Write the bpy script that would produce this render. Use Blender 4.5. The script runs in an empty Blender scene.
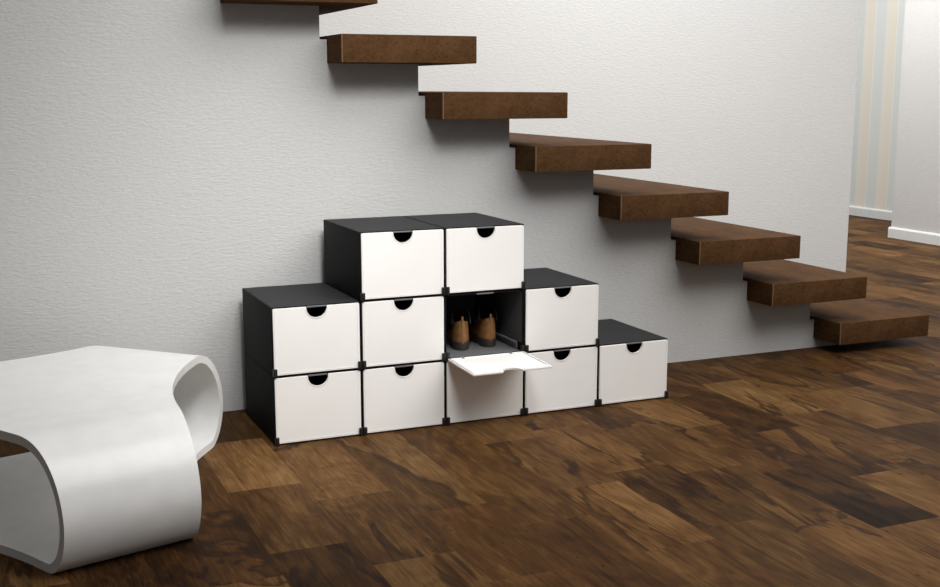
import bpy, bmesh, math, random
from mathutils import Vector, Matrix
random.seed(7)
scene = bpy.context.scene
C = scene.collection
PI = math.pi

# ------------------------------------------------------------------ helpers
def obj(name, bm, mat, parent=None, smooth=None, loc=None):
    me = bpy.data.meshes.new(name)
    bmesh.ops.recalc_face_normals(bm, faces=bm.faces)
    if smooth is not None:
        lim = math.radians(smooth)
        for f in bm.faces: f.smooth = len(f.verts) < 12
        for e in bm.edges:
            if len(e.link_faces) != 2 or e.calc_face_angle(0) > lim: e.smooth = False
    bm.to_mesh(me); bm.free()
    me.materials.append(mat)
    o = bpy.data.objects.new(name, me)
    C.objects.link(o)
    if parent: o.parent = parent
    if loc: o.location = loc
    return o

def tag(o, label, cat, group=None):
    o['label'] = label; o['category'] = cat
    if group: o['group'] = group
    return o

def thing(name, label, cat, loc=(0, 0, 0), rotz=0, group=None):
    o = bpy.data.objects.new(name, None); C.objects.link(o)
    o.empty_display_size = .05
    o.location = loc; o.rotation_euler = (0, 0, rotz)
    return tag(o, label, cat, group)

def struct(name, bm, mat, smooth=None):
    o = obj(name, bm, mat, None, smooth); o['kind'] = 'structure'
    return o

def box(bm, x0, x1, y0, y1, z0, z1, bevel=0, seg=2):
    r = bmesh.ops.create_cube(bm, size=1)
    vs = r['verts']
    for v in vs:
        v.co = ((x0 + x1) / 2 + v.co.x * (x1 - x0), (y0 + y1) / 2 + v.co.y * (y1 - y0), (z0 + z1) / 2 + v.co.z * (z1 - z0))
    if bevel:
        es = list({e for v in vs for e in v.link_edges})
        bmesh.ops.bevel(bm, geom=es, offset=bevel, segments=seg, affect='EDGES', profile=.6)

def prism(bm, pts, y0, y1):
    """closed polygon pts in (x, z) extruded from y0 to y1"""
    a = [bm.verts.new((x, y0, z)) for x, z in pts]
    b = [bm.verts.new((x, y1, z)) for x, z in pts]
    n = len(pts)
    f0 = bm.faces.new(a); f1 = bm.faces.new(b[::-1])
    for i in range(n): bm.faces.new((a[i], b[i], b[(i + 1) % n], a[(i + 1) % n]))
    return f0, f1

def tube(bm, pts, r, seg=8):
    pts = [Vector(p) for p in pts]; rings = []
    for i, p in enumerate(pts):
        t = (pts[min(i + 1, len(pts) - 1)] - pts[max(i - 1, 0)]).normalized()
        up = Vector((0, 0, 1)) if abs(t.z) < .9 else Vector((1, 0, 0))
        a = t.cross(up).normalized(); b = a.cross(t)
        rings.append([bm.verts.new(p + a * (r * math.cos(2 * PI * k / seg)) + b * (r * math.sin(2 * PI * k / seg))) for k in range(seg)])
    for i in range(len(rings) - 1):
        for k in range(seg):
            bm.faces.new((rings[i][k], rings[i][(k + 1) % seg], rings[i + 1][(k + 1) % seg], rings[i + 1][k]))
    bm.faces.new(rings[0][::-1]); bm.faces.new(rings[-1])

# ------------------------------------------------------------------ materials
class N:
    def __init__(s, name):
        s.m = bpy.data.materials.new(name); s.m.use_nodes = True
        s.t = s.m.node_tree; s.n = s.t.nodes; s.l = s.t.links
        s.b = s.n['Principled BSDF']
    def a(s, kind, **kw):
        n = s.n.new(kind)
        for k, v in kw.items():
            if k.startswith('_'): setattr(n, k[1:], v)
            else: n.inputs[k.replace('_', ' ')].default_value = v
        return n
    def math(s, op, a, b=None, c=None):
        n = s.n.new('ShaderNodeMath'); n.operation = op
        for i, v in enumerate((a, b, c)):
            if v is None: continue
            if isinstance(v, (int, float)): n.inputs[i].default_value = v
            else: s.l.new(v, n.inputs[i])
        return n.outputs[0]
    def ramp(s, fac, stops, interp='LINEAR'):
        n = s.n.new('ShaderNodeValToRGB'); r = n.color_ramp; r.interpolation = interp
        while len(r.elements) < len(stops): r.elements.new(.5)
        for e, (p, c) in zip(r.elements, stops):
            e.position = p; e.color = (*c, 1) if len(c) == 3 else c
        s.l.new(fac, n.inputs[0]); return n.outputs[0]
    def mix(s, fac, a, b, mode='MIX'):
        n = s.n.new('ShaderNodeMix'); n.data_type = 'RGBA'; n.blend_type = mode
        for i, v in ((0, fac), (6, a), (7, b)):
            if isinstance(v, (int, float)): n.inputs[i].default_value = v
            elif isinstance(v, tuple): n.inputs[i].default_value = (*v, 1)
            else: s.l.new(v, n.inputs[i])
        return n.outputs[2]
    def coord(s, scale=(1, 1, 1), kind='Object'):
        t = s.a('ShaderNodeTexCoord'); m = s.a('ShaderNodeMapping', Scale=scale)
        s.l.new(t.outputs[kind], m.inputs[0]); return m.outputs[0]
    def noise(s, vec, scale, detail=3, rough=.5, dist=0):
        n = s.a('ShaderNodeTexNoise', Scale=scale, Detail=detail, Roughness=rough, Distortion=dist)
        if vec is not None: s.l.new(vec, n.inputs['Vector'])
        return n.outputs[0]
    def bump(s, h, strength, dist=.01):
        n = s.a('ShaderNodeBump', Strength=strength, Distance=dist)
        s.l.new(h, n.inputs['Height']); s.l.new(n.outputs[0], s.b.inputs['Normal'])
    def set(s, **kw):
        for k, v in kw.items(): s.b.inputs[k.replace('_', ' ')].default_value = v
        return s

def srgb(r, g, b):
    f = lambda c: (c / 255) / 12.92 if c <= 10 else ((c / 255 + .055) / 1.055) ** 2.4
    return (f(r), f(g), f(b))

def plain(name, col, rough=.5, spec=.5, **kw):
    m = N(name)
    v = m.noise(m.coord(), 14, 2)
    c = m.ramp(v, [(.2, tuple(x * .95 for x in col)), (.8, tuple(min(1, x * 1.05) for x in col))])
    m.l.new(c, m.b.inputs['Base Color'])
    m.set(Roughness=rough, Specular_IOR_Level=spec, **kw)
    return m.m

def plaster(name, col, strength=.5):
    m = N(name)
    co = m.coord((.45, .45, 1.25))
    h1 = m.noise(co, 92, 3, .5, .4)
    h2 = m.noise(co, 190, 2, .5)
    h = m.math('ADD', h1, m.math('MULTIPLY', h2, .35))
    m.bump(h, strength, .008)
    v = m.noise(m.coord(), 1.6, 2)
    c = m.ramp(v, [(.3, tuple(x * .97 for x in col)), (.7, col)])
    c2 = m.mix(m.ramp(h1, [(.3, (1, 1, 1)), (.62, (0, 0, 0))]), c, tuple(x * .95 for x in col))
    m.l.new(c2, m.b.inputs['Base Color'])
    m.set(Roughness=.9, Specular_IOR_Level=.15)
    return m.m

M = {}
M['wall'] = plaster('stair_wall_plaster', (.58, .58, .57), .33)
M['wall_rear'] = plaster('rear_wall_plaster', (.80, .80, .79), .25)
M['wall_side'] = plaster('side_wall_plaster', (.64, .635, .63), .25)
M['base'] = plain('baseboard_paint', (.78, .80, .80), .4)
M['case'] = plain('black_plastic', (.009, .009, .0093), .6, .06)
M['top'] = plain('lit_case_plastic', (.028, .028, .029), .6, .12)  # lighter copy of the case plastic, paints the light falling on box tops
M['clip'] = plain('clip_plastic', (.012, .012, .012), .35, .6)
M['rail'] = plain('grey_rail', (.15, .15, .155), .4)
M['bench'] = plain('gloss_lacquer', (.80, .80, .785), .30, .45, Coat_Weight=.06, Coat_Roughness=.2)
M['sole'] = plain('shoe_sole_rubber', (.030, .022, .018), .6)
M['lace'] = plain('shoe_lace_cotton', (.012, .010, .009), .8)
M['lining'] = plain('shoe_lining', (.02, .014, .010), .9)
M['heel'] = plain('shoe_heel_strip', (.22, .105, .035), .55)

m = N('white_translucent_panel')                          # frosted white polypropylene
v = m.noise(m.coord(), 6, 2)
c = m.ramp(v, [(.3, (.90, .88, .852)), (.7, (.92, .90, .875))])
m.l.new(c, m.b.inputs['Base Color']); m.set(Roughness=.35, Specular_IOR_Level=.4)
M['panel'] = m.m
M['panel_frame'] = plain('panel_frame_plastic', (.80, .80, .79), .25)

m = N('shoe_leather')
co = m.coord((1, 1, 1))
n = m.noise(co, 40, 4, .6)
c = m.ramp(n, [(.3, (.16, .072, .022)), (.7, (.30, .145, .05))])
m.l.new(c, m.b.inputs['Base Color']); m.set(Roughness=.5)
m.bump(m.noise(co, 300, 2), .15, .002)
M['leather'] = m.m

m = N('tread_cork_brown')                                 # dark brown tread with small pores
co = m.coord()
n1 = m.noise(co, 7, 4, .6)
c = m.ramp(n1, [(.3, (.044, .0215, .0098)), (.5, (.068, .033, .0132)), (.72, (.090, .045, .020))])
vo = m.a('ShaderNodeTexVoronoi', Scale=48.); m.l.new(m.coord((1, 1, 1.3)), vo.inputs['Vector'])
p = m.ramp(vo.outputs['Distance'], [(.20, (1, 1, 1)), (.36, (0, 0, 0))])
p2 = m.math('MULTIPLY', p, m.math('GREATER_THAN', m.noise(co, 20, 1), .49))
c = m.mix(m.math('MULTIPLY', p2, .75), c, (.022, .010, .005))
g = m.noise(m.coord((6, 1, 6)), 9, 4, .6, 1.)
c = m.mix(.35, c, m.ramp(g, [(.3, (.055, .026, .012)), (.7, (.15, .078, .036))]))
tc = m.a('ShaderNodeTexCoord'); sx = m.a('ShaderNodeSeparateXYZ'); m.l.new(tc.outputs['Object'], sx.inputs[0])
edge_line = m.math('MULTIPLY', m.math('LESS_THAN', sx.outputs[0], .005), m.math('LESS_THAN', sx.outputs[1], .005))  # paler line along the front-left vertical edge
c = m.mix(m.math('MULTIPLY', edge_line, .8), c, (.20, .125, .075))
m.l.new(c, m.b.inputs['Base Color']); m.set(Roughness=.5, Specular_IOR_Level=.015)
m.bump(m.noise(co, 200, 2), .06, .003)
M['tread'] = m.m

m = N('striped_wallpaper')
tc = m.a('ShaderNodeTexCoord'); sx = m.a('ShaderNodeSeparateXYZ'); m.l.new(tc.outputs['Object'], sx.inputs[0])
fr = m.math('FRACT', m.math('DIVIDE', m.math('SUBTRACT', sx.outputs[1], 5.217 - 3.15), .315))
c = m.ramp(fr, [(0, (.78, .75, .66)), (.04, (.80, .75, .64)), (.46, (.80, .78, .72)), (.52, (.70, .74, .72)), (.94, (.71, .75, .735)), (.97, (.82, .83, .80))], 'LINEAR')
m.l.new(c, m.b.inputs['Base Color']); m.set(Roughness=.8)
M['stripes'] = m.m

# walnut parquet: per-plank tone and random numbers ride on the face-corner attribute "plank"
m = N('walnut_parquet')
at = m.a('ShaderNodeAttribute'); at.attribute_name = 'plank'
sp = m.a('ShaderNodeSeparateColor'); m.l.new(at.outputs['Color'], sp.inputs[0])
tone, r1, r2 = sp.outputs
tc = m.a('ShaderNodeTexCoord')
off = m.a('ShaderNodeCombineXYZ'); m.l.new(m.math('MULTIPLY', r1, 37.), off.inputs[0]); m.l.new(m.math('MULTIPLY', r2, 23.), off.inputs[1]); m.l.new(m.math('MULTIPLY', r1, 11.), off.inputs[2])
va = m.a('ShaderNodeVectorMath'); va.operation = 'ADD'
m.l.new(tc.outputs['Object'], va.inputs[0]); m.l.new(off.outputs[0], va.inputs[1])
P = va.outputs[0]
def scaled(s):
    mp = m.a('ShaderNodeMapping', Scale=s); m.l.new(P, mp.inputs[0]); return mp.outputs[0]
big = m.noise(scaled((3.2, 1.15, 1)), 1.0, 2, .5, 1.2)                     # slow swirls
rings = m.math('SINE', m.math('MULTIPLY', m.math('ADD', big, m.math('MULTIPLY', m.noise(scaled((9, 2.2, 1)), 1.5, 3, .6, .6), .16)), 46.))
fine = m.noise(scaled((60, 4.5, 1)), 1.6, 4, .65, .5)                       # fine fibre
patch = m.noise(scaled((4.5, 1.9, 1)), 1.2, 3, .55, .8)
g = m.math('ADD', m.math('MULTIPLY', tone, .60),
    m.math('ADD', m.math('MULTIPLY', rings, .040),
    m.math('ADD', m.math('MULTIPLY', m.math('SUBTRACT', fine, .5), .62), m.math('MULTIPLY', m.math('SUBTRACT', patch, .5), .62))))
nz = m.noise(scaled((2.6, .8, 1)), 1.1, 4, .58, 1.3)
heart = m.math('MULTIPLY', m.ramp(nz, [(.40, (.8, .8, .8)), (.468, (1, 1, 1)), (.50, (0, 0, 0))]), m.math('GREATER_THAN', r1, .36))
g = m.math('SUBTRACT', g, m.math('MULTIPLY', heart, .15))
streak = m.ramp(m.noise(scaled((26, 1.1, 1)), 1.3, 3, .6, .4), [(.33, (1, 1, 1)), (.46, (0, 0, 0))])
g = m.math('SUBTRACT', g, m.math('MULTIPLY', streak, .13))
g = m.math('ADD', g, .26)
col = m.ramp(g, [(.06, (.010, .0060, .0036)), (.28, (.034, .0172, .0075)), (.50, (.070, .0345, .0125)), (.70, (.122, .066, .0245)), (.95, (.21, .125, .052))])
red = m.mix(m.math('MULTIPLY', r2, .40), col, (1.16, .92, .76), 'MULTIPLY')
vein = m.ramp(m.math('ABSOLUTE', m.math('SUBTRACT', nz, .47)), [(0., (1, 1, 1)), (.010, (.75, .75, .75)), (.03, (0, 0, 0))])
vmask = m.math('MULTIPLY', vein, m.math('MULTIPLY', m.math('GREATER_THAN', r1, .42), .72))
col = m.mix(vmask, red, (.022, .012, .008))
vo = m.a('ShaderNodeTexVoronoi', Scale=1.0); m.l.new(scaled((24, 13, 1)), vo.inputs['Vector'])
knot = m.math('MULTIPLY', m.ramp(vo.outputs['Distance'], [(.05, (1, 1, 1)), (.15, (0, 0, 0))]), m.math('GREATER_THAN', m.noise(scaled((2.5, 2, 1)), 2., 1), .6))
col = m.mix(m.math('MULTIPLY', knot, .8), col, (.014, .008, .005))
m.l.new(col, m.b.inputs['Base Color'])
m.l.new(m.math('ADD', m.math('MULTIPLY', fine, .14), .40), m.b.inputs['Roughness'])
m.set(Specular_IOR_Level=.02)
m.bump(fine, .05, .002)
M['floor'] = m.m

# ------------------------------------------------------------------ setting: floor of planks
PW, PL = .26, .586
known_end = {-3: -.80, -2: -.62, -1: -.455, 0: -.655, 1: -.90, 2: -.55, 3: -.30, 4: -.80, 5: -.91, 6: -1.02, 7: -1.18, 8: -.44, 9: -.75, 10: -.18, 11: .05, 12: -.4}
known_tone = {(-1, 0): .78, (-1, -1): .62, (-1, -2): .12, (-1, 1): .35, (0, 0): .66, (0, -1): .42, (0, -2): .60, (1, 0): .60, (1, 1): .60, (1, -1): .40, (2, 0): .44, (2, -1): .44, (2, 1): .5, (2, -2): .35,
    (3, 0): .74, (3, -1): .50, (3, -2): .68, (4, 0): .64, (4, -1): .34, (4, 1): .5, (4, -2): .35, (5, 0): .46, (5, -1): .50, (5, 1): .48, (6, 0): .40, (6, -1): .10, (6, -2): .58, (6, 1): .66,
    (7, 0): .38, (7, 1): .16, (7, -1): .62, (7, 2): .5, (8, 0): .74, (8, -1): .44, (8, 1): .4, (9, 0): .58, (9, 1): .60, (9, 2): .2, (10, 0): .30, (10, -1): .5, (10, 1): .55, (11, 0): .28, (11, 1): .6, (-2, 0): .28, (-2, -1): .34, (-3, 0): .3, (-2, 1): .3, (-3, 1): .25}
bm = bmesh.new(); cl = bm.loops.layers.float_color.new('plank')
for k in range(-18, 38):
    x0 = -.02 + PW * k; x1 = x0 + PW
    e = known_end.get(k, random.uniform(-.5, .1))
    for j in range(-8, 17):
        y0 = e + j * PL; y1 = y0 + PL
        vs = [bm.verts.new(q) for q in ((x0, y0, 0), (x1, y0, 0), (x1, y1, 0), (x0, y1, 0))]
        f = bm.faces.new(vs)
        t = known_tone.get((k, j), random.choice((.18, .34, .42, .48, .55, .62, .70)))
        c = (t, random.random(), random.random(), 1)
        if (k, j) in ((1, 1), (2, 0), (6, 1)): c = (c[0],) + last[1:]
        last = c
        for lp in f.loops: lp[cl] = c
bm.normal_update()
floor = struct('floor', bm, M['floor'])

# walls.  The stepped wall carries the treads; behind it runs the rear wall of the stairs
RUN, RISE, YW, YT, YR = .4465, .238, .575, .368, 2.00
TH = .115
xr = lambda i: .384 + RUN * i          # riser edge of the stepped wall left of tread i
xl = lambda i: .415 + RUN * i          # left end of tread i
zb = lambda i: 1.48 - RISE * i         # underside of tread i
pts = [(-4.4, 0), (3.28, 0)]
pts += [(3.28, zb(6))]
for i in range(6, -2, -1):
    pts += [(xl(i), zb(i)), (xl(i), zb(i) + .1), (xr(i), zb(i) + .1)]
    if i > -1: pts += [(xr(i), zb(i - 1))]
pts += [(xr(-1), 3.3), (-4.4, 3.3)]
bm = bmesh.new(); prism(bm, pts, YW, YW + .11)
struct('wall_stair', bm, M['wall'])
bm = bmesh.new(); box(bm, -4.4, 4.556, YR, YR + .14, 0, 3.3)
struct('wall_rear', bm, M['wall_rear'])
bm = bmesh.new(); box(bm, 6.87, 7.9, -3.0, 4.03, 0, 3.3)
struct('wall_right', bm, M['wall_side'])
bm = bmesh.new(); box(bm, 7.9, 8.05, 4.03, 8.6, 0, 3.3)
struct('wall_hall', bm, M['stripes'])
bm = bmesh.new(); box(bm, -4.4, 8.05, 8.6, 8.75, 0, 3.3)
struct('wall_back', bm, M['wall_side'])
def skirting(bm, x, y0, y1):
    pr = [(0, 0), (-.020, 0), (-.020, .085), (-.012, .098), (0, .100)]
    a = [bm.verts.new((x + p, y0, z)) for p, z in pr]; b = [bm.verts.new((x + p, y1, z)) for p, z in pr]
    n = len(pr)
    for i in range(n): bm.faces.new((a[i], a[(i + 1) % n], b[(i + 1) % n], b[i]))
    bm.faces.new(a[::-1]); bm.faces.new(b)
bm = bmesh.new(); skirting(bm, 6.869, -3.0, 4.045); struct('baseboard_right', bm, M['base'])
bm = bmesh.new(); skirting(bm, 7.899, 4.06, 8.59); struct('baseboard_hall', bm, M['base'])

# ------------------------------------------------------------------ stair treads
tread_label = {
    6: 'lowest dark brown floating stair tread, hovering just above the floor',
    5: 'second dark brown floating stair tread up from the floor',
    4: 'third dark brown floating stair tread up from the floor',
    3: 'fourth dark brown floating stair tread up from the floor',
    2: 'fifth dark brown floating stair tread up from the floor',
    1: 'sixth brown floating stair tread up, its front face seen with no top showing',
    0: 'second highest visible stair tread, dark brown with its underside just showing',
    -1: 'highest visible stair tread, dark brown and cut off by the top of the picture'}
for i in range(-1, 7):
    bm = bmesh.new()
    L = .606
    box(bm, 0, L, 0, YR - YT - .002, 0, TH, .0035, 2)
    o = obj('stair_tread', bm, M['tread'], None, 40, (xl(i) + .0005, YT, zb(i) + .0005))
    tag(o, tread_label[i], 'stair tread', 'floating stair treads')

# ------------------------------------------------------------------ shoe boxes
BW, BH, BD = .36, .2737, .502
g = .0012
def case_bm():
    bm = bmesh.new()
    x0, x1, y0, y1, z0, z1, t = g, BW - g, .009, BD, 0, BH - g, .006
    o = [(x0, z0), (x1, z0), (x1, z1), (x0, z1)]
    n = [(x0 + t, z0 + t), (x1 - t, z0 + t), (x1 - t, z1 - t), (x0 + t, z1 - t)]
    of = [bm.verts.new((x, y0, z)) for x, z in o]; ob = [bm.verts.new((x, y1, z)) for x, z in o]
    nf = [bm.verts.new((x, y0, z)) for x, z in n]; nb = [bm.verts.new((x, y1 - t, z)) for x, z in n]
    for i in range(4):
        j = (i + 1) % 4
        bm.faces.new((of[i], of[j], nf[j], nf[i])); bm.faces.new((of[i], ob[i], ob[j], of[j])); bm.faces.new((nf[i], nf[j], nb[j], nb[i]))
    bm.faces.new(ob); bm.faces.new(nb)
    es = [e for e in bm.edges if all(v in of or v in ob for v in e.verts)]
    bmesh.ops.bevel(bm, geom=es, offset=.003, segments=2, affect='EDGES', profile=.6)
    # little joint bumps along the side edges of the top
    for yy in (.13, .38):
        for xx in (x0 + .012, x1 - .012):
            box(bm, xx - .005, xx + .005, yy - .012, yy + .012, z1 - .0028, z1 + .0008, .0004, 1)
    return bm

def panel_outline(w, h, r=.005, R=.041, inset=0.0):
    """outline in (x, z), origin at lower left of the panel; half-round grip cut into the top edge"""
    p = []
    def arc(cx, cz, rad, a0, a1, n):
        for k in range(n + 1):
            a = math.radians(a0 + (a1 - a0) * k / n); p.append((cx + rad * math.cos(a), cz + rad * math.sin(a)))
    arc(r, r, r, 180, 270, 4); arc(w - r, r, r, 270, 360, 4); arc(w - r, h - r, r, 0, 90, 4)
    cx = w / 2
    arc(cx + R + .003, h - .003, .003, 90, 180, 3)
    arc(cx, h - .0035, R, 0, -180, 22)
    arc(cx - R - .003, h - .003, .003, 0, 90, 3)
    arc(r, h - r, r, 90, 180, 4)
    return p
PX, PZ = .0065, .0065
PWD, PHT = BW - 2 * PX, BH - PZ - .005
def panel_bm():
    bm = bmesh.new()
    f0, f1 = prism(bm, panel_outline(PWD, PHT), 0, .007)
    es = [e for e in f0.edges]
    bmesh.ops.bevel(bm, geom=es, offset=.0012, segments=2, affect='EDGES', profile=.5)
    # slim raised border and raised lip round the grip
    n = 22
    for r0, r1 in ((.0415, .0465),):
        a, b = [], []
        for k in range(n + 1):
            t = math.radians(-180 * k / n - 0)
            a.append((PWD / 2 + r0 * math.cos(t), PHT - .0035 + r0 * math.sin(t))); b.append((PWD / 2 + r1 * math.cos(t), PHT - .0035 + r1 * math.sin(t)))
        vf = [[bm.verts.new((x, y, z)) for x, z in q] for q, y in ((a, -.0018), (b, -.0004), (a, .003), (b, .003))]
        for k in range(n):
            bm.faces.new((vf[0][k], vf[0][k + 1], vf[1][k + 1], vf[1][k]))
            bm.faces.new((vf[0][k], vf[2][k], vf[2][k + 1], vf[0][k + 1]))
    return bm
def frame_bm():
    """thin raised border just inside the panel edge, two uprights and the bottom run"""
    bm = bmesh.new()
    e, w, y = .006, .0025, -.0010
    box(bm, e, e + w, y, .001, .022, PHT - .010, .0004, 1)
    box(bm, PWD - e - w, PWD - e, y, .001, .022, PHT - .010, .0004, 1)
    box(bm, .022, PWD - .022, y, .001, e, e + w, .0004, 1)
    return bm
def clip_bm():
    bm = bmesh.new()
    box(bm, 0, .0155, -.0085, .009, 0, .033, .002, 2)
    box(bm, .0045, .0075, -.0105, -.007, .002, .031, .001, 1)
    return bm

proto = thing('shoe_box', '', 'shoe box', (0, 0, 0), 0, 'stackable shoe boxes with white fronts')
obj('case', case_bm(), M['case'], proto, 35)
front = obj('front_panel', panel_bm(), M['panel'], proto, 35, (PX, 0, PZ))
obj('border', frame_bm(), M['panel'], front, 35)
bm = bmesh.new(); box(bm, BW / 2 - .038, BW / 2 + .038, .0045, .0095, BH - .0095, BH - .0035, .001, 1)
obj('grip_lip', bm, M['rail'], proto)
for xx in (g, BW - g - .0155):
    obj('hinge_clip', clip_bm(), M['clip'], proto, 35, (xx, 0, .0005))

def dup(root, loc, label):
    r = root.copy(); C.objects.link(r); r.location = loc; r['label'] = label
    for ch in list(root.children):
        c = ch.copy(); C.objects.link(c); c.parent = r
        for gch in list(ch.children):
            d = gch.copy(); C.objects.link(d); d.parent = c
    return r
box_label = {
    (0, 0): 'white-fronted black shoe box on the floor at the left end of the bottom row',
    (0, 1): 'second white-fronted shoe box from the left in the bottom row on the floor',
    (0, 2): 'middle shoe box of the bottom row, under the open flap',
    (0, 3): 'fourth white-fronted shoe box from the left in the bottom row on the floor',
    (0, 4): 'white-fronted shoe box at the right end of the bottom row with its black top bare',
    (1, 0): 'leftmost shoe box of the middle row, closed, with its black top bare',
    (1, 1): 'closed white-fronted shoe box just left of the open one',
    (1, 2): 'open shoe box with front flap folded down and shoes inside',
    (1, 3): 'closed white-fronted shoe box just right of the open one, its black top bare',
    (2, 1): 'left one of the two shoe boxes on the top row of the stack',
    (2, 2): 'right one of the two shoe boxes on the top row of the stack'}
first = True
for (r, c), lab in box_label.items():
    loc = (c * BW, 0, r * BH + .0008)
    if first:
        proto.location = loc; proto['label'] = lab; first = False; continue
    b = dup(proto, loc, lab)
    if (r, c) == (1, 2): openbox = b
for o in list(C.objects):
    if o.get('label') in [box_label[k] for k in ((0, 4), (1, 0), (1, 3), (2, 1), (2, 2))]:
        bm = bmesh.new(); box(bm, g + .004, BW - g - .004, .012, BD - .004, BH - g - .001, BH - g + .0006)
        obj('lit_top_sheet', bm, M['top'], o)  # thin sheet added to carry the lit tone of the bare tops
# the open one: panel swings down about its bottom hinge, with its inner side up
for ch in list(openbox.children):
    if ch.name.startswith('front_panel'):
        bpy.data.objects.remove(ch.children[0])
        ch.data = ch.data.copy(); ch.name = 'open_flap'
        ch['label'] = 'white front flap folded down to the horizontal'
        ch.location = (PX, -.006, .0015); ch.rotation_euler = (math.radians(91.5), 0, 0)
        flap = ch
# inner border of the flap (panel inner side is local +y) and its two hinge knuckles
bm = bmesh.new()
for b_ in ((.004, .012, .007, .011, .012, PHT - .006), (PWD - .012, PWD - .004, .007, .011, .012, PHT - .006), (.012, PWD - .012, .007, .011, .010, .018)):
    box(bm, *b_, .0012, 1)
box(bm, .012, PWD / 2 - .05, .007, .011, PHT - .014, PHT - .006, .0012, 1)
box(bm, PWD / 2 + .05, PWD - .012, .007, .011, PHT - .014, PHT - .006, .0012, 1)
obj('flap_border', bm, M['panel_frame'], flap, 35)
for xx in (.055, PWD - .075):
    bm = bmesh.new(); box(bm, xx, xx + .014, .006, .014, .006, .018, .002, 2)
    obj('hinge_knuckle', bm, M['rail'], flap, 35)
# grey guide rails along the inner right and left walls, pale base sheet
for s, xx in ((1, BW - g - .006 - .0165), (-1, g + .006 + .0015)):
    bm = bmesh.new()
    box(bm, xx, xx + .015, .05, .47, .034, .042, .002, 2)
    box(bm, xx + (.009 if s > 0 else 0), xx + (.015 if s > 0 else .006), .05, .47, .010, .032, .0015, 1)
    obj('guide_rail', bm, M['rail'], openbox, 35)
lit_inner = plain('lit_inner_plastic', (.075, .075, .078), .5, .3)  # same plastic as the case, lightened to paint bounced light inside the box
bm = bmesh.new(); box(bm, BW - g - .0072, BW - g - .0062, .014, .49, .044, BH - .012, .0003, 1)
obj('lit_side_sheet', bm, lit_inner, openbox)
bm = bmesh.new(); box(bm, .012, BW - .012, .492, .4945, .012, BH - .012, .0006, 1)
obj('lit_back_sheet', bm, lit_inner, openbox)
bm = bmesh.new(); box(bm, .012, BW - .012, .016, .49, .0062, .0085, .0006, 1)
bs = obj('base_sheet', bm, plain('base_sheet_felt', (.12, .12, .125), .7), openbox)

# ------------------------------------------------------------------ shoes (heel at y=0, toe at +y)
def loft(bm, secs, cap=(True, True)):
    rings = [[bm.verts.new(p) for p in s] for s in secs]; n = len(secs[0])
    for i in range(len(rings) - 1):
        for k in range(n):
            bm.faces.new((rings[i][k], rings[i][(k + 1) % n], rings[i + 1][(k + 1) % n], rings[i + 1][k]))
    if cap[0]: bm.faces.new(rings[0][::-1])
    if cap[1]: bm.faces.new(rings[-1])
def plan(s, n=40, L=.24):
    """shoe plan outline scaled by s about its centreline"""
    pts = []
    for k in range(n):
        a = 2 * PI * k / n
        t = (1 - math.cos(a)) / 2                    # 0 heel .. 1 toe
        hw = .036 + .012 * math.exp(-((t - .70) / .22) ** 2) - .005 * math.exp(-((t - .40) / .14) ** 2)
        env = (1 - abs(2 * t - 1) ** 3.6) ** .5 if 0 < t < 1 else 0
        x = (1 if math.sin(a) > 0 else -1) * hw * env if abs(math.sin(a)) > 1e-6 else 0
        pts.append((x * s, L / 2 + (t - .5) * L * (1 - (1 - s) * .28), t))
    return pts
def make_shoe(label, loc, rz):
    t = thing('shoe', label, 'shoe', loc, rz, 'pair of brown shoes in the open box')
    bm = bmesh.new(); secs = []
    for s, z in ((1.0, 0), (1.10, .003), (1.14, .016), (1.12, .036), (1.04, .042)):
        secs.append([(x * 1, y, z + (.004 * max(0, tt - .75) * 4 if z == 0 else .006 * max(0, tt - .7) * 3)) for x, y, tt in plan(s)])
    loft(bm, secs); obj('sole', bm, M['sole'], t, 40)
    top = lambda tt: .128 - .012 * math.sin(min(1, tt / .42) * PI) * (tt < .42) if tt < .34 else max(.052, .128 - (tt - .34) * .155)
    bm = bmesh.new(); secs = []
    for q in (0, .15, .35, .6, .8, .93, 1.0):
        ring = []
        for x, y, tt in plan(1.0):
            zt = top(tt); z = .028 + (zt - .028) * q
            open_ = tt < .52
            k = 1 - (.20 * q ** 2 if open_ else .80 * q ** 2.2)
            yk = y if tt > .1 else y + .010 * math.sin(q * PI * .9) * (1 - tt * 10) * -.4 + .006 * q * (1 - tt * 10)
            ring.append((x * k, yk, z))
        secs.append(ring)
    loft(bm, secs, (True, False)); up = obj('upper', bm, M['leather'], t, 60)
    md = up.modifiers.new('thick', 'SOLIDIFY'); md.thickness = .004; md.offset = 1
    # insole / tongue filling the mouth
    bm = bmesh.new()
    loft(bm, [[(x * .74, y * .9 + .012, .040) for x, y, tt in plan(1)], [(x * .70, y * .9 + .012, min(top(tt), .10) - .012) for x, y, tt in plan(1)]])
    obj('lining', bm, M['lining'], t, 40)
    # vertical stitched strip and pull tab at the heel
    bm = bmesh.new()
    box(bm, -.0035, .0035, -.0075, .004, .030, .136, .0015, 2)
    box(bm, -.0050, .0050, -.0045, .010, .122, .146, .002, 2)
    obj('heel_strip', bm, M['heel'], t, 40)
    # dark laces standing in two loops above the instep
    for s in (-1, 1):
        bm = bmesh.new(); pp = []
        for k in range(15):
            a = PI * k / 14
            pp.append((s * (.006 + .034 * math.sin(a * .5) ** 1.0), .075 + .035 * math.cos(a), .118 + .050 * math.sin(a) - .010 * k / 14))
        tube(bm, pp, .0042, 8); obj('lace', bm, M['lace'], t, 50)
    bm = bmesh.new()
    for k in range(4):
        y = .115 + k * .022; z = .120 - k * .011
        tube(bm, [(-.024, y, z - .014), (-.012, y + .003, z), (.012, y + .003, z), (.024, y, z - .014)], .003, 6)
    obj('lace', bm, M['lace'], t, 50)
    return t
zs = BH + .0008 + .0087
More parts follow.
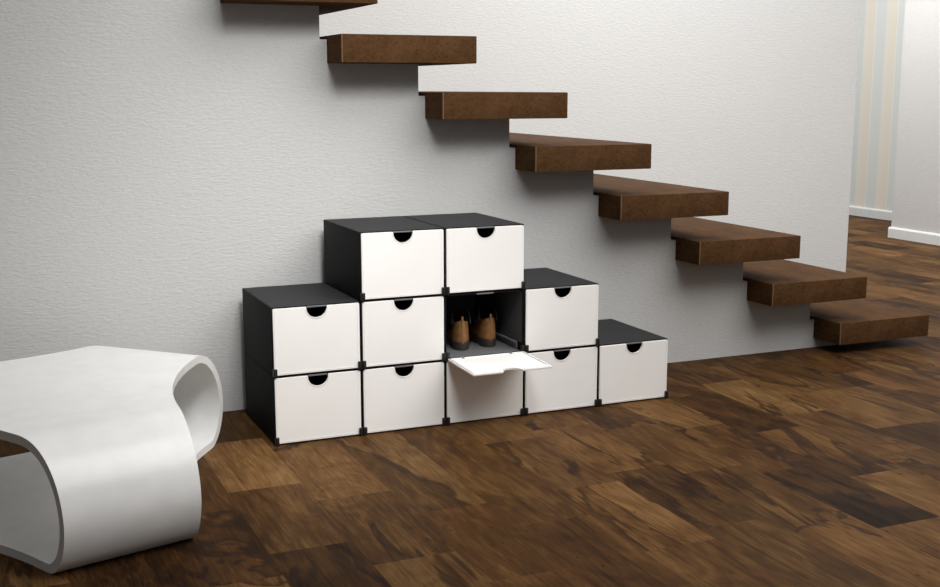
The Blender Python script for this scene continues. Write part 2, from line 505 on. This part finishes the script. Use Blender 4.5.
make_shoe('brown leather shoe with dark sole, left one inside the open box', (.842, .110, zs), -.24)
make_shoe('brown leather shoe with dark sole, right one inside the open box', (.978, .122, zs), -.13)

# ------------------------------------------------------------------ three-lobed looped stool
H, T = .390, .028
prof = [(.545, H), (.590, H - .006), (.635, H - .022), (.676, H - .048), (.710, H - .082), (.737, H - .123), (.754, H - .168), (.762, H - .212), (.760, H - .255), (.748, H - .300), (.727, H - .340), (.703, H - .366), (.675, H - .385), (.645, H - .390)]
flat = [0, .1, .215, .30, .38, .46, .52]
def smooth_prof():
    pts = [Vector(p) for p in prof]; out = []
    for i in range(len(pts) - 1):
        p0 = pts[max(i - 1, 0)]; p1 = pts[i]; p2 = pts[i + 1]; p3 = pts[min(i + 2, len(pts) - 1)]
        if i == 0: p0 = Vector((.52, H))
        if i == len(pts) - 2: p3 = Vector((.58, 0))
        for k in range(4):
            t = k / 4
            out.append(.5 * ((2 * p1) + (p2 - p0) * t + (2 * p0 - 5 * p1 + 4 * p2 - p3) * t * t + (3 * p1 - p0 - 3 * p2 + p3) * t ** 3))
    out.append(pts[-1]); return out
curve = smooth_prof()
outer = [Vector((d, H)) for d in flat] + curve + [Vector((d, 0)) for d in (.57, .52, .46, .38, .30, .215, .1, 0)]
inner = []
for i, p in enumerate(outer):
    a = outer[max(i - 1, 0)]; b = outer[min(i + 1, len(outer) - 1)]
    tg = (b - a).normalized(); nrm = Vector((tg.y, -tg.x))
    if len(flat) <= i < len(flat) + len(curve): inner.append(p + nrm * T)
    else: inner.append(Vector((p.x, H - T if p.y > .1 else T)))
def halfw(d):
    u = .2
    for _ in range(40):
        y = .866 * d - .5 * u; u = (.437 + .40 * y * y - .5 * d) / .866
    return min(u, d * math.tan(PI / 3)) if d < .215 + 1e-6 else u
for i, p in enumerate(outer):
    if abs(p.x - .215) < 1e-4: p.x = .2185
for i, p in enumerate(inner):
    if abs(p.x - .215) < 1e-4: p.x = .2185
def hw(d):
    return d * math.tan(PI / 3) if d <= .2186 else halfw(d)
bm = bmesh.new(); MM = 16
stool_rot = math.radians(-75)
for lobe in range(3):
    A = stool_rot + lobe * 2 * PI / 3; ca, sa = math.cos(A), math.sin(A)
    grids = []
    for pr in (outer, inner):
        gr = []
        for p in pr:
            w = hw(p.x)
            gr.append([bm.verts.new((p.x * ca - (w * s) * sa, p.x * sa + (w * s) * ca, p.y)) for s in [(-1 + 2 * j / MM) for j in range(MM + 1)]])
        grids.append(gr)
    for gi, gr in enumerate(grids):
        for i in range(len(gr) - 1):
            for j in range(MM):
                q = (gr[i][j], gr[i + 1][j], gr[i + 1][j + 1], gr[i][j + 1])
                bm.faces.new(q if gi == 0 else q[::-1])
    for i in range(len(outer) - 1):
        if min(outer[i].x, outer[i + 1].x) < .218: continue
        for j in (0, MM):
            bm.faces.new((grids[0][i][j], grids[0][i + 1][j], grids[1][i + 1][j], grids[1][i][j]))
bmesh.ops.remove_doubles(bm, verts=bm.verts, dist=.0015)
bmesh.ops.dissolve_degenerate(bm, edges=bm.edges, dist=1e-5)
stool = obj('looped_stool', bm, M['bench'], None, 38, (-.850, -.235, .0005))
tag(stool, 'glossy white lacquered stool with curled-under lobes standing on the floor', 'stool')

# ------------------------------------------------------------------ light
def area(name, loc, target, size, power, col=(1, 1, 1), spread=180):
    l = bpy.data.lights.new(name, 'AREA'); l.shape = 'RECTANGLE'; l.size, l.size_y = size; l.energy = power; l.color = col
    l.spread = math.radians(spread)
    o = bpy.data.objects.new(name, l); C.objects.link(o); o.location = loc
    o.rotation_euler = (Vector(target) - Vector(loc)).to_track_quat('-Z', 'Y').to_euler()
    return o
area('key_light', (2.7, -2.2, 4.3), (1.5, .6, .5), (4.6, 3.8), 248, (1, .985, .965))
area('pool_light', (.1, -2.3, 3.1), (.25, .575, .42), (.8, .8), 7.5, (1, .99, .98), 50)
area('stairwell_fill', (2.2, .9, 4.6), (2.9, 1.9, .9), (1.6, .8), 32, (1, .99, .98), 120)  # unseen fill added to brighten the rear wall above the treads
area('hall_fill', (5.2, 3.6, 4.4), (6.4, 3.8, 0), (2.4, 2.4), 250, (1, .985, .96))  # unseen fill added to brighten the hall walls and floor
w = bpy.data.worlds.new('world'); scene.world = w; w.use_nodes = True
nt = w.node_tree; bg = nt.nodes['Background']
tc = nt.nodes.new('ShaderNodeTexCoord')
dt = nt.nodes.new('ShaderNodeVectorMath'); dt.operation = 'DOT_PRODUCT'; dt.inputs[1].default_value = (.62, -.25, .74)   # brighter up and to the right
nt.links.new(tc.outputs['Generated'], dt.inputs[0])
rp = nt.nodes.new('ShaderNodeValToRGB'); mr = nt.nodes.new('ShaderNodeMapRange'); mr.inputs[1].default_value = -1; mr.inputs[2].default_value = 1
nt.links.new(dt.outputs['Value'], mr.inputs[0]); nt.links.new(mr.outputs[0], rp.inputs[0])
rp.color_ramp.elements[0].position = .32; rp.color_ramp.elements[0].color = (.03, .03, .03, 1)
rp.color_ramp.elements[1].position = 1; rp.color_ramp.elements[1].color = (.80, .80, .80, 1)
nt.links.new(rp.outputs[0], bg.inputs[0]); bg.inputs[1].default_value = .46

# ------------------------------------------------------------------ camera
cam = bpy.data.cameras.new('camera'); co = bpy.data.objects.new('camera', cam); C.objects.link(co)
cam.sensor_fit = 'HORIZONTAL'; cam.sensor_width = 36; cam.lens = 1163.568 * 36 / 940
co.location = (-1.04445, -4.30557, 1.37737)
co.rotation_euler = (PI / 2 - .1750038, 0, -.4104441)
cam.clip_start = .05; cam.clip_end = 100
scene.camera = co
scene.view_settings.view_transform = 'Standard'
scene.view_settings.look = 'None'
